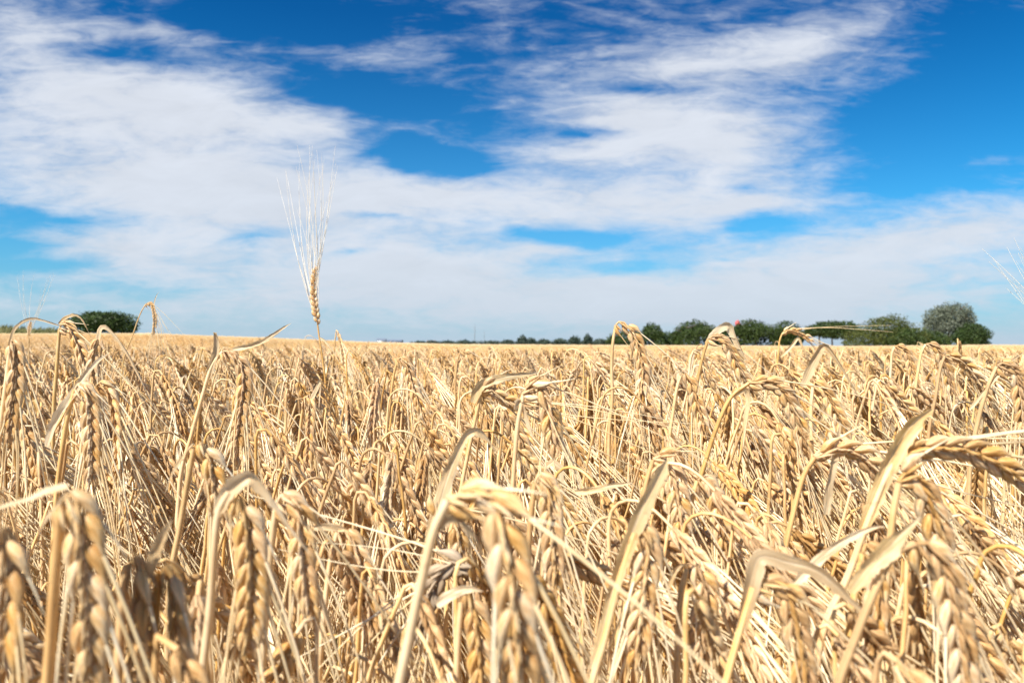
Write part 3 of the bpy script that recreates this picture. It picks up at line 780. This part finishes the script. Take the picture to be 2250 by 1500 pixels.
  [(700,1500),(715,1320),(728,1220),(742,1168)], [(762,1165),(782,1205),(798,1265),(810,1330),(816,1390)],
  [dict(p=[(690,1160),(720,1155),(760,1162),(790,1185),(810,1215)], w=6, a0=.4, a1=.9)], dict(size=1.0)),
 ('barley ear in a nest of white awns right of the biggest ear', .30,
  [(1150,1500),(1158,1280),(1165,1150),(1175,1060)], [(1190,1035),(1203,1070),(1210,1140),(1216,1210),(1220,1280)],
  [], dict(size=.95, roll=.1)),
 ('barley ear beside a broad blade slanting up to the right', .27,
  [(1290,1560),(1330,1400),(1365,1260),(1395,1170)], [(1416,1150),(1422,1190),(1418,1260),(1410,1330),(1402,1400),(1398,1470)],
  [dict(p=[(1300,1470),(1335,1340),(1370,1220),(1405,1130),(1440,1060),(1465,1010)], w=10, a0=.15, a1=.6, wp=([0,.3,.7,.95,1],[.4,.6,1,.8,.2]))], dict(size=.95, roll=.05)),
 ('barley ear hanging low between the slanting blade and the folded white blade', .29,
  [(1485,1560),(1490,1400),(1497,1300),(1510,1250)], [(1530,1240),(1544,1270),(1548,1330),(1544,1400),(1538,1470)],
  [dict(p=[(1470,1290),(1480,1255),(1500,1238),(1525,1240)], w=3.5)], dict(size=.95)),
 ('golden barley ear leaning right above the slanting blade', .38,
  [(1485,1300),(1505,1180),(1520,1100),(1532,1055)], [(1548,1045),(1566,1080),(1580,1130),(1590,1180),(1598,1225)],
  [], dict(size=1.0)),
 ('barley ear with grains splayed, hanging just above the slanting blade', .37,
  [(1380,1250),(1405,1130),(1420,1060),(1435,1010)], [(1450,1000),(1472,1030),(1486,1080),(1494,1130),(1498,1180)],
  [dict(p=[(1265,1082),(1310,1075),(1350,1065),(1390,1060)], w=6, a0=.3, a1=.7)], dict(size=1.0, spread=23)),
 ('two-tone barley ear half hidden right behind the biggest ear', .26,
  [(1000,1600),(1004,1450),(1008,1380),(1014,1320)], [(1028,1300),(1040,1330),(1050,1390),(1056,1450),(1058,1510)],
  [dict(p=[(960,1330),(990,1305),(1030,1290),(1062,1298)], w=6.5, a0=.2, a1=.5)], dict(size=.88, roll=.1)),
 ('slender barley ear hanging dead straight under the upright ear', .62,
  [(640,1200),(650,1060),(660,940),(668,880)], [(678,866),(682,890),(681,940),(678,1000),(675,1055)],
  [dict(p=[(672,900),(688,870),(700,845),(706,832),(704,870),(700,920)], w=6)], dict(size=.95, roll=.6)),
 ('barley ear nodding right in the middle distance, left of the centre', .72,
  [(850,960),(858,880),(866,820),(874,790)], [(884,784),(896,810),(908,850),(922,890),(935,920)],
  [], dict(size=1.05)),
 ('small nodding barley ear at the skyline below the distant mast', 1.0,
  [(1000,860),(1003,810),(1007,785),(1014,770)], [(1024,774),(1034,795),(1044,820),(1052,842)],
  [], dict(size=1.15)),
 ('blurred barley ear arched flat above its own bent blade before the trees', 1.25,
  [(1705,830),(1710,780),(1713,748),(1718,734)], [(1728,727),(1748,728),(1766,735),(1782,750)],
  [dict(p=[(1715,785),(1735,765),(1752,742),(1757,745),(1765,765),(1775,790)], w=9)], dict(size=1.2, roll=.3)),
 ('barley stems looped in a tall thin arch right of the dark bush', .95,
  [(270,800),(292,735),(308,690),(320,668)], [(330,664),(337,680),(340,705),(337,735)],
  [dict(p=[(335,690),(338,668),(343,650),(350,640)], w=2.5)], dict(size=.5, r=.0010)),
 ('barley ear with pale grains hanging over the field edge at the right', .78,
  [(1955,860),(1958,800),(1960,775),(1966,762)], [(1976,758),(1990,772),(2000,800),(2010,835),(2016,860)],
  [], dict(size=1.0)),
 ('barley ear beside a small curl of dry leaf at the right skyline', .66,
  [(2010,870),(2018,810),(2026,770),(2034,757)], [(2048,754),(2062,772),(2074,800),(2084,835),(2092,862)],
  [], dict(size=1.0)),
 ('dark-backed barley ear sloping right next to the small curl of dry leaf', .62,
  [(2040,960),(2056,870),(2066,810),(2076,782)], [(2090,780),(2116,795),(2140,822),(2160,852),(2172,876)],
  [], dict(size=1.0, roll=.8)),
 ('barley ear bowed at the right edge with awns rising to the corner', .46,
  [(2130,1040),(2150,920),(2170,850),(2190,805)], [(2208,795),(2228,815),(2240,855),(2246,900),(2248,940)],
  [dict(p=[(2130,900),(2170,850),(2210,800),(2262,765)], w=4)], dict(size=1.0)),
 ('barley ear beyond the right edge leaning in with only its white awns showing', .50,
  [(2590,1320),(2570,1150),(2530,1040),(2495,972)], [(2485,955),(2465,923),(2443,888),(2420,855),(2398,823)],
  [], dict(fan=True, size=.62, spread=9)),
 ('faint white barley ear standing up small beside the left edge bank', 1.5,
  [(64,830),(64,790),(63,760),(63,742)], [(63,738),(64,728),(66,715),(68,706)],
  [], dict(fan=True, size=.6, spread=24)),
 ('barley ear sloping right with dark gaps, below the tallest middle ear', .55,
  [(1470,980),(1480,900),(1488,850),(1496,826)], [(1506,820),(1520,845),(1530,880),(1540,915),(1546,945)],
  [], dict(size=1.0)),
 ('barley ear hanging between peaked leaves at the right skyline', .85,
  [(1510,860),(1515,810),(1518,785),(1524,770)], [(1532,766),(1540,785),(1545,810),(1550,835)],
  [dict(p=[(1512,840),(1518,795),(1530,765),(1545,752),(1530,800)], w=6)], dict(size=1.05)),
]
heroes = []
for i, (label, d, stem, ear, leaves, kw) in enumerate(HEROES):
    heroes.append(hero(label, d, stem, ear, leaves, seed=40 + i, **kw))
N_IND = 300

# ------------------------------------------------------------------ the rest of the crop
def in_view(x, y, z, m=0.0):
    if y < .03: return False
    px = 1125 + FPX * x / y; py = 750 - FPX * (z - CAM_Z) / y
    return -m < px < 2250 + m and -200 < py < 1500 + m

cand = []
STEEP = [i for i in range(NPROTO) if ANGS[i] >= 155]; LEANT = [i for i in range(NPROTO) if ANGS[i] <= 165]
def try_plant(x, y, dens_rng):
    r = math.hypot(x, y)
    if r < .17: return
    h = dens_rng.gauss(.750 if .5 < y < 3.5 else .742, .025 if y < 2.5 else .017)
    h = min(h, .785)
    if dens_rng.random() < .012 and y > .9: h += dens_rng.uniform(.02, .045)
    front = y > 0 and abs(x) < .78 * y + .12
    if front:
        if y < .20: return
        if y < 1.0:
            # close to the lens the shorter plants fill in below the big ears
            py_min = np.interp(y, [.2, .3, .45, .6, 1.0], [1330, 1150, 930, 800, 755])
            hm = CAM_Z - (py_min - 750 + dens_rng.uniform(0, 160 if y < .5 else 90)) / FPX * y
            h = min(h, hm)
    elif r < .5: h = min(h, .72)
    az = dens_rng.gauss(0.1, .95 if x < 0 else .85)
    cand.append((x, y, az, h / .745, dens_rng.choice(STEEP if x < .02 * y or dens_rng.random() < .55 else LEANT), (dens_rng.gauss(0, .05), dens_rng.gauss(0, .05))))
rnd = random.Random(3)
DENS = 600
for _ in range(int(DENS * 2 * 4.2 * 5.2)):
    x = rnd.uniform(-4.2, 4.2); y = rnd.uniform(-1.0, 4.2)
    if y > .2 and abs(x) > 1.0 * y + .9: continue
    if y <= .2 and math.hypot(x, y) > 1.3: continue
    if y > 1.6 and rnd.random() < .35: continue
    try_plant(x, y, rnd)
# individual plants: those that show largest
vis = []
for i, (x, y, az, s, k, t) in enumerate(cand):
    top = .745 * s
    if y > .2 and in_view(x, y, top - .02, -10): vis.append((y, i))
vis.sort()
chosen = set(i for _, i in vis[:N_IND - len(heroes)])
print('heroes', len(heroes), 'cand', len(cand), 'farthest individual', vis[N_IND - len(heroes)][0])
fillers = []
for i in sorted(chosen):
    x, y, az, s, k, t = cand[i]
    o = add_plant(k, x, y, az, s, t)
    fillers.append((o, i))
    sway = math.cos(az)
    if y < .5: lb, gp = 'short barley plant low in the gaps between the big front ears', 'short barley plants between the front ears'
    elif sway > .5: lb, gp = 'ordinary barley plant packed in the crop with its ear swept to the right', 'packed barley plants swept right'
    elif sway < -.3: lb, gp = 'ordinary barley plant packed in the crop with its ear bent to the left', 'packed barley plants bent left'
    else: lb, gp = 'ordinary barley plant packed in the crop with its neck curved towards or away from view', 'packed barley plants seen end on'
    setp(o, lb, 'barley plant', gp)
rest = [c for i, c in enumerate(cand) if i not in chosen]
P = [(c[0], c[1], float(ground_z(c[0], c[1]))) for c in rest]
o = scatter_object('barley_crop', fcol, P, [(c[5][0], c[5][1], c[2]) for c in rest], [c[3] for c in rest], [c[4] for c in rest])
setp(o, 'dense mass of ripe barley filling the field behind the front plants', 'barley crop', kind='stuff')
# further away the same crop in square-metre patches
P = []; RT = []; S = []; I = []
y = 4.3
while y < 75:
    step = .95 if y < 16 else .95 * (1 + (y - 16) / 22)
    w = y * 1.05 + 2.0
    nx = int(2 * w / step)
    for k in range(nx):
        px_ = -w + (k + .5) * step + rnd.uniform(-.2, .2); py_ = y + rnd.uniform(-.2, .2)
        if py_ > edge(np.clip(px_ / py_, -.8, .8)) - 2: continue
        P.append((px_, py_, float(ground_z(px_, py_)) - rnd.uniform(.0, .02))); RT.append((0, 0, rnd.gauss(.2, .5))); S.append(1.0); I.append(rnd.randrange(NPATCH))
    y += step
print('patches', len(P))
o = scatter_object('distant_barley_crop', pcol, P, RT, S, I)
setp(o, 'pale massed barley tops of the middle and far field', 'barley crop', kind='stuff')

# ------------------------------------------------------------------ green weed between the stalks
def weed():
    base = np.array([PX(742, 1420, .42)[0], .42, 0.0]); root = empty('weed', base)
    g = G(); r2 = random.Random(5)
    top = PX(738, 1385, .42) - base
    st = catmull(np.array([[0, 0, 0], top * .5 + [.01, 0, 0], top]), 8)
    g.tube(st, np.linspace(.0012, .0005, len(st)), 5); g.obj('stem', [M['weed']], root)
    for k in range(34):
        t = r2.uniform(.72, 1.0); p = st[int(t * (len(st) - 1))]; a = r2.uniform(0, 6.28)
        d = np.array([math.cos(a), math.sin(a), r2.uniform(.1, .9)]); d /= np.linalg.norm(d); L = r2.uniform(.012, .032)
        leaf_mesh(catmull(np.array([p, p + d * L * .6, p + d * L + [0, 0, -.004]]), 4), .0011, 0, 1, 8).obj('leaf', [M['weed']], root)
    setp(root, 'feathery green weed low between the stalks at the bottom', 'weed')
weed()

# ------------------------------------------------------------------ trees and bushes
def crown_mesh(lobes, n, leaf, seed, shell=.55):
    """leaf clumps: small tilted quads through the volume of several ellipsoid lobes (x, y, z, rx, ry, rz)."""
    r2 = np.random.default_rng(seed); Q = []
    vol = np.array([l[3] * l[4] * l[5] for l in lobes]) ** .8; vol = vol / vol.sum()
    for l, w in zip(lobes, vol):
        k = int(n * w); d = nrm(r2.normal(size=(k, 3)))
        # uneven surface: sub-clumps pushed in and out
        f1 = np.array([mnoise.noise(Vector((q * 2.1 + seed).tolist())) for q in d]); f2 = np.array([mnoise.noise(Vector((q * 5.3 - seed).tolist())) for q in d])
        rad = (shell + (1 - shell) * r2.random(k) ** .6) * (1 + .38 * f1 + .24 * f2)
        p = d * rad[:, None] * np.array(l[3:6]) + np.array(l[:3])
        nn = nrm(d * .5 + r2.normal(size=(k, 3)) * .8 + [0, 0, .25]); a = nrm(np.cross(nn, r2.normal(size=(k, 3)))); b_ = np.cross(nn, a)
        s = leaf * r2.uniform(.55, 1.25, k)[:, None]
        Q.append(np.stack([p - a * s, p + b_ * s * .55, p + a * s, p - b_ * s * .55], 1))
    g = G(); g.quads(np.concatenate(Q)); return g

def tree(name, label, cat, pxc, py_base, py_top, width_px, d, mat, lobes=None, trunks=1, n=5000, bare=.25, seed=0, group=None, leaf=None, lean=0.0):
    base = PX(pxc, py_base, d); H = (py_base - py_top) / FPX * d * 1.10; W = width_px / FPX * d
    base[2] -= .25; root = empty(name, base); r2 = random.Random(seed)
    leaf = leaf or max(.12, d * .0013); n = int(n * 1.6)
    if lobes is None:
        lobes = []
        for k in range(7):
            a = k / 7 * 6.283 + r2.uniform(-.3, .3)
            q = r2.uniform(.25, .55)
            lobes.append((math.cos(a) * W * .5 * q, math.sin(a) * W * .5 * q, H * (bare + (1 - bare) * r2.uniform(.34, .60)), W * r2.uniform(.17, .27), W * r2.uniform(.20, .30), H * (1 - bare) * r2.uniform(.20, .29)))
        for k in range(4):
            a = k / 4 * 6.283 + r2.uniform(-.5, .5); q = r2.uniform(.15, .40)
            lobes.append((math.cos(a) * W * q, math.sin(a) * W * q, H * r2.uniform(.10, .30), W * r2.uniform(.14, .24), W * .22, H * r2.uniform(.18, .26)))
        lobes.append((lean * W, 0, H * (bare + (1 - bare) * .63), W * .31, W * .31, H * (1 - bare) * .36))
    else:
        lobes = [(x * W, y_ * W, z * H, a * W, b_ * W, c * H) for x, y_, z, a, b_, c in lobes]
    crown_mesh(lobes, n, leaf, seed).obj('crown', [mat], root, smooth=False)
    for k in range(trunks):
        x0 = (k - (trunks - 1) / 2) * W * .22; g = G()
        tip = np.array([x0 * 1.5 + lean * W, 0, H * .8])
        c = catmull(np.array([[x0, 0, -.3], [x0 * 1.1 + r2.uniform(-.1, .1), 0, H * .3], tip * .6 + np.array([x0, 0, H * .5]) * .4, tip]), 5)
        R0 = H * .035; g.tube(c, np.linspace(R0, R0 * .25, len(c)), 8)
        for b_ in range(6):
            i = int(len(c) * r2.uniform(.35, .8)); a = r2.uniform(0, 6.28); L = W * r2.uniform(.2, .42)
            e = c[i] + np.array([math.cos(a) * L, math.sin(a) * L, H * r2.uniform(.12, .3)])
            g.tube(catmull(np.array([c[i], (c[i] + e) / 2 + [0, 0, -.08 * H * .3], e]), 4), np.linspace(R0 * .45, R0 * .1, 9), 5)
        g.obj('trunk', [M['bark']], root)
    setp(root, label, cat, group)
    return root

GT = 'trees along the far edge of the field'
tree('bush', 'round dark green bush standing on the field rise at the left', 'bush', 224, 731, 683, 150, 76, M['f_dark'],
     lobes=[(0, 0, .52, .40, .40, .44), (-.26, 0, .42, .26, .28, .42), (.26, .05, .44, .25, .28, .42), (.08, -.1, .62, .28, .28, .36), (-.12, .1, .6, .28, .28, .36), (.38, 0, .25, .12, .16, .26)], n=7000, seed=1)
tree('bush', 'low dark bush just left of the first edge tree', 'bush', 1376, 760, 724, 84, 135, M['f_mid'], lobes=[(0, 0, .42, .46, .4, .5), (-.25, 0, .3, .28, .3, .36), (.25, 0, .5, .25, .3, .42)], n=3000, seed=2)
tree('tree', 'small flat-topped tree, leftmost of the row with clear trunks', 'tree', 1434, 760, 710, 62, 138, M['f_mid'], n=3600, seed=3, group=GT, bare=.16)
tree('bush', 'low shrub filling the gap between the first two edge trees', 'bush', 1478, 760, 728, 50, 140, M['f_mid'], lobes=[(0, 0, .45, .46, .4, .5), (.2, 0, .6, .25, .3, .38)], n=2200, seed=4)
tree('tree', 'rounded tree with sky showing under its crown, second in the row', 'tree', 1524, 759, 704, 96, 136, M['f_mid'], n=5200, seed=5, group=GT, bare=.10, trunks=2)
tree('tree', 'broad rounded tree below the red lantern of the lighthouse', 'tree', 1648, 759, 702, 112, 134, M['f_mid'], n=6500, seed=6, group=GT, bare=.02, trunks=2)
tree('bush', 'dark shrub between the second tree and the one below the lighthouse', 'bush', 1583, 760, 716, 74, 136, M['f_mid'], lobes=[(0, 0, .45, .46, .4, .48), (.25, 0, .6, .25, .3, .40)], n=3200, seed=7)
tree('tree', 'rounded tree merging with the right side of the lighthouse tree', 'tree', 1727, 759, 706, 92, 132, M['f_mid'], n=5400, seed=8, group=GT, bare=.02, trunks=1)
tree('tree', 'wide flat-crowned tree leaning right, with sky between its trunks', 'tree', 1829, 757, 706, 120, 128, M['f_mid'], n=6500, seed=9, group=GT, bare=.2, trunks=3, lean=.05,
     lobes=[(-.28, 0, .62, .22, .25, .22), (-.05, 0, .70, .28, .28, .27), (.2, 0, .70, .28, .28, .27), (.33, 0, .50, .16, .22, .24), (.02, 0, .48, .30, .28, .20), (-.38, .05, .48, .12, .15, .14)])
tree('bush', 'big olive green bush with a lighter domed top, nearest of the far row', 'bush', 1945, 766, 695, 172, 100, M['f_olive'],
     lobes=[(0, 0, .52, .30, .3, .44), (.08, .05, .68, .24, .26, .31), (-.26, 0, .32, .24, .28, .34), (.30, 0, .38, .20, .25, .36), (-.40, -.05, .18, .14, .2, .20), (.0, -.2, .3, .36, .2, .32), (.42, 0, .25, .12, .2, .25)], n=9000, seed=10, trunks=0)
tree('bush', 'deep green shrub pressed against the right side of the olive bush', 'bush', 1985, 765, 722, 90, 97, M['f_mid'], lobes=[(0, 0, .48, .44, .4, .50), (.3, 0, .3, .22, .3, .32)], n=3600, seed=11, trunks=0)
tree('bush', 'low dark hedge shrub linking the olive bush and the silvery tree', 'bush', 2042, 763, 722, 86, 112, M['f_mid'], lobes=[(0, 0, .42, .46, .4, .46), (-.2, 0, .5, .28, .3, .42), (.3, 0, .35, .24, .3, .35)], n=3400, seed=12, trunks=0)
tree('tree', 'tall silvery grey tree, highest of the far row', 'tree', 2086, 761, 671, 120, 116, M['f_grey'], n=9000, seed=13, bare=.05, trunks=1,
     lobes=[(0, 0, .62, .36, .36, .34), (.15, 0, .74, .28, .3, .25), (-.22, 0, .62, .24, .28, .27), (-.30, 0, .42, .18, .22, .26), (.30, 0, .52, .20, .24, .28), (0, -.1, .36, .38, .3, .28), (-.08, 0, .80, .16, .2, .17)])
tree('bush', 'dark round bush at the right end of the far row', 'bush', 2138, 761, 708, 72, 112, M['f_dark'], lobes=[(0, 0, .48, .42, .42, .48), (.2, 0, .42, .30, .3, .42), (-.3, 0, .4, .3, .3, .4)], n=4600, seed=14, trunks=0)
# small trees far beyond, each in its own shape
rf = random.Random(77)
far = [(1148, 737, 26), (1166, 742, 30), (1195, 744, 34), (1230, 743, 40), (1262, 738, 30), (1290, 735, 26), (1318, 744, 44), (1115, 746, 40), (1082, 748, 36), (1020, 746, 44), (985, 748, 40), (950, 748, 40), (922, 749, 36), (1344, 740, 34)]
for k, (px, pyt, w) in enumerate(far):
    tree('tree', 'tiny dark tree in the distant line beyond the field', 'tree', px, 761, pyt, w, 420, M['f_far'], n=700, seed=30 + k, bare=.1, leaf=.55, group='tiny trees of the distant line')
tree('tree', 'low far hedge running beyond the middle of the field', 'hedge', 1130, 760, 749, 430, 430, M['f_far'], lobes=[(x, 0, .5, .09, .03, .5) for x in np.linspace(-.46, .46, 14)], n=4000, seed=60, trunks=0, leaf=.5).name = 'hedge'

# grassy bank on the rise at the left
def bank():
    d = 84; xs = np.linspace(-900, 175, 260); g = G(); P = []; Q = []
    for px in xs:
        t = np.interp(px, [-900, 0, 60, 120, 175], [1, 1, .75, .6, 0]) * (1 + .22 * mnoise.noise(Vector((px * .03, 0, 3.1))))
        zt = PX(px, 733 - 14 * t, d)[2]; x = PX(px, 0, d)[0]; zb = float(ground_z(x, d - 6)) - .3
        P.append([(x, d - 6, zb), (x, d - 2, zb + (zt - zb) * .75), (x, d, zt), (x, d + 5, zt - .1), (x, d + 12, zb)])
        for q in range(26):
            f = rf.random(); bx = x + rf.uniform(-.25, .25); by = d - 6 + 6.5 * f; bz = np.interp(f, [0, .6, 1], [zb, zb + (zt - zb) * .75, zt])
            s = rf.uniform(.08, .2); h = rf.uniform(.15, .42); a = rf.uniform(0, 3.14)
            Q.append([(bx - s * .3 * math.cos(a), by - s * .3 * math.sin(a), bz), (bx + s * .3 * math.cos(a), by + s * .3 * math.sin(a), bz), (bx + s * math.cos(a), by + s * math.sin(a), bz + h), (bx + s * .5 * math.cos(a), by + s * .5 * math.sin(a), bz + h)])
    g.grid(np.array(P), 0, False); o = g.obj('grass_bank', [M['f_grass']]); setp(o, 'low green bank behind the crop on the left', kind='structure'); o['category'] = 'bank'
    g = G(); g.quads(Q); o = g.obj('rough_grass', [M['f_grass']], smooth=False); setp(o, 'rough green grass growing on the low bank at the left', 'grass', kind='stuff')
bank()

# ------------------------------------------------------------------ lighthouse, masts and sheds on the horizon
def lighthouse():
    d = 520.0; c = PX(1620.5, 0, d); zt = PX(0, 702, d)[2]; zb = float(ground_z(c[0], d)) - 1.0
    root = empty('lighthouse', (c[0], d, zb)); H = zt - zb; r = 1.9
    def lathe(nm, prof, mat):
        a = np.linspace(0, 2 * np.pi, 20, endpoint=False); g = G()
        g.grid(np.array([[(q[0] * math.cos(t), q[0] * math.sin(t), q[1]) for t in a] for q in prof]), 0); return g.obj(nm, [mat], root)
    lathe('tower', [(r * 1.35, 0), (r, H - 5.5), (r, H - 5.3)], M['white_wall'])
    lathe('gallery', [(.1, H - 5.28), (r * 1.45, H - 5.28), (r * 1.45, H - 4.6), (r * 1.35, H - 4.6), (.1, H - 5.0)], M['white_wall'])
    lathe('lantern', [(r * .8, H - 5.0), (r * .8, H - 3.0)], M['red'])
    lathe('roof', [(r * 1.0, H - 2.98), (r * .9, H - 2.2), (r * .5, H - 1.0), (.25, H - .5), (.2, H), (.01, H)], M['red'])
    setp(root, 'red lantern top of a lighthouse rising just above the trees', 'lighthouse')
lighthouse()

def mast(px, top, d, label, wide):
    c = PX(px, 0, d); zt = PX(0, top, d)[2]; zb = float(ground_z(c[0], d)) - 2
    root = empty('mast', (c[0], d, zb)); H = zt - zb
    g = G(); g.tube(np.array([[0, 0, 0], [0, 0, H * .6], [0, 0, H]]), np.array([wide * 1.3, wide, wide * .3]), 6); g.obj('pole', [M['steel']], root)
    for k in range(3):
        g = G(); z = H * (.62 + .12 * k); g.box((-wide * 2.6, -.15, z), (wide * 2.6, .15, z + wide)); g.obj('crossarm', [M['steel']], root, smooth=False)
    setp(root, label, 'mast')
mast(1043, 712, 900, 'tall thin mast on the horizon, taller of the two', .42)
mast(1064, 725, 1000, 'short faint mast on the horizon beside the taller one', .28)

def shed(px0, px1, top, d, wall, roof, label):
    a = PX(px0, 0, d)[0]; b_ = PX(px1, 0, d)[0]; zb = PX(0, 758, d)[2]; zt = PX(0, top, d)[2]; h = zt - zb
    root = empty('shed', ((a + b_) / 2, d, zb)); w = (b_ - a) / 2; dp = w * .8
    g = G(); g.box((-w, -dp, 0), (w, dp, h * .72)); g.obj('wall', [wall], root, smooth=False)
    g = G(); e = w * 1.04; y0 = dp * 1.06
    g.grid(np.array([[(-e, -y0, h * .725), (e, -y0, h * .725)], [(-e, 0, h), (e, 0, h)], [(-e, y0, h * .725), (e, y0, h * .725)]]), 0, False); g.obj('roof', [roof], root, smooth=False)
    n = 4
    for k in range(n):
        x = -w + 2 * w * (k + .5) / n; g = G(); g.box((x - w * .12, -dp - .06, h * .3), (x + w * .12, -dp + .1, h * .52)); g.obj('window', [M['glass']], root, smooth=False)
    setp(root, label, 'shed')
shed(828, 848, 743.5, 620, M['steel'], M['slate'], 'pale grey far shed with a slate roof on the horizon, leftmost of the buildings')
shed(850, 884, 746, 640, M['slate'], M['slate'], 'low blue-grey far shed right of the pale grey one')
shed(938, 958, 748, 600, M['brick'], M['brick'], 'small brick-red building among the distant trees')
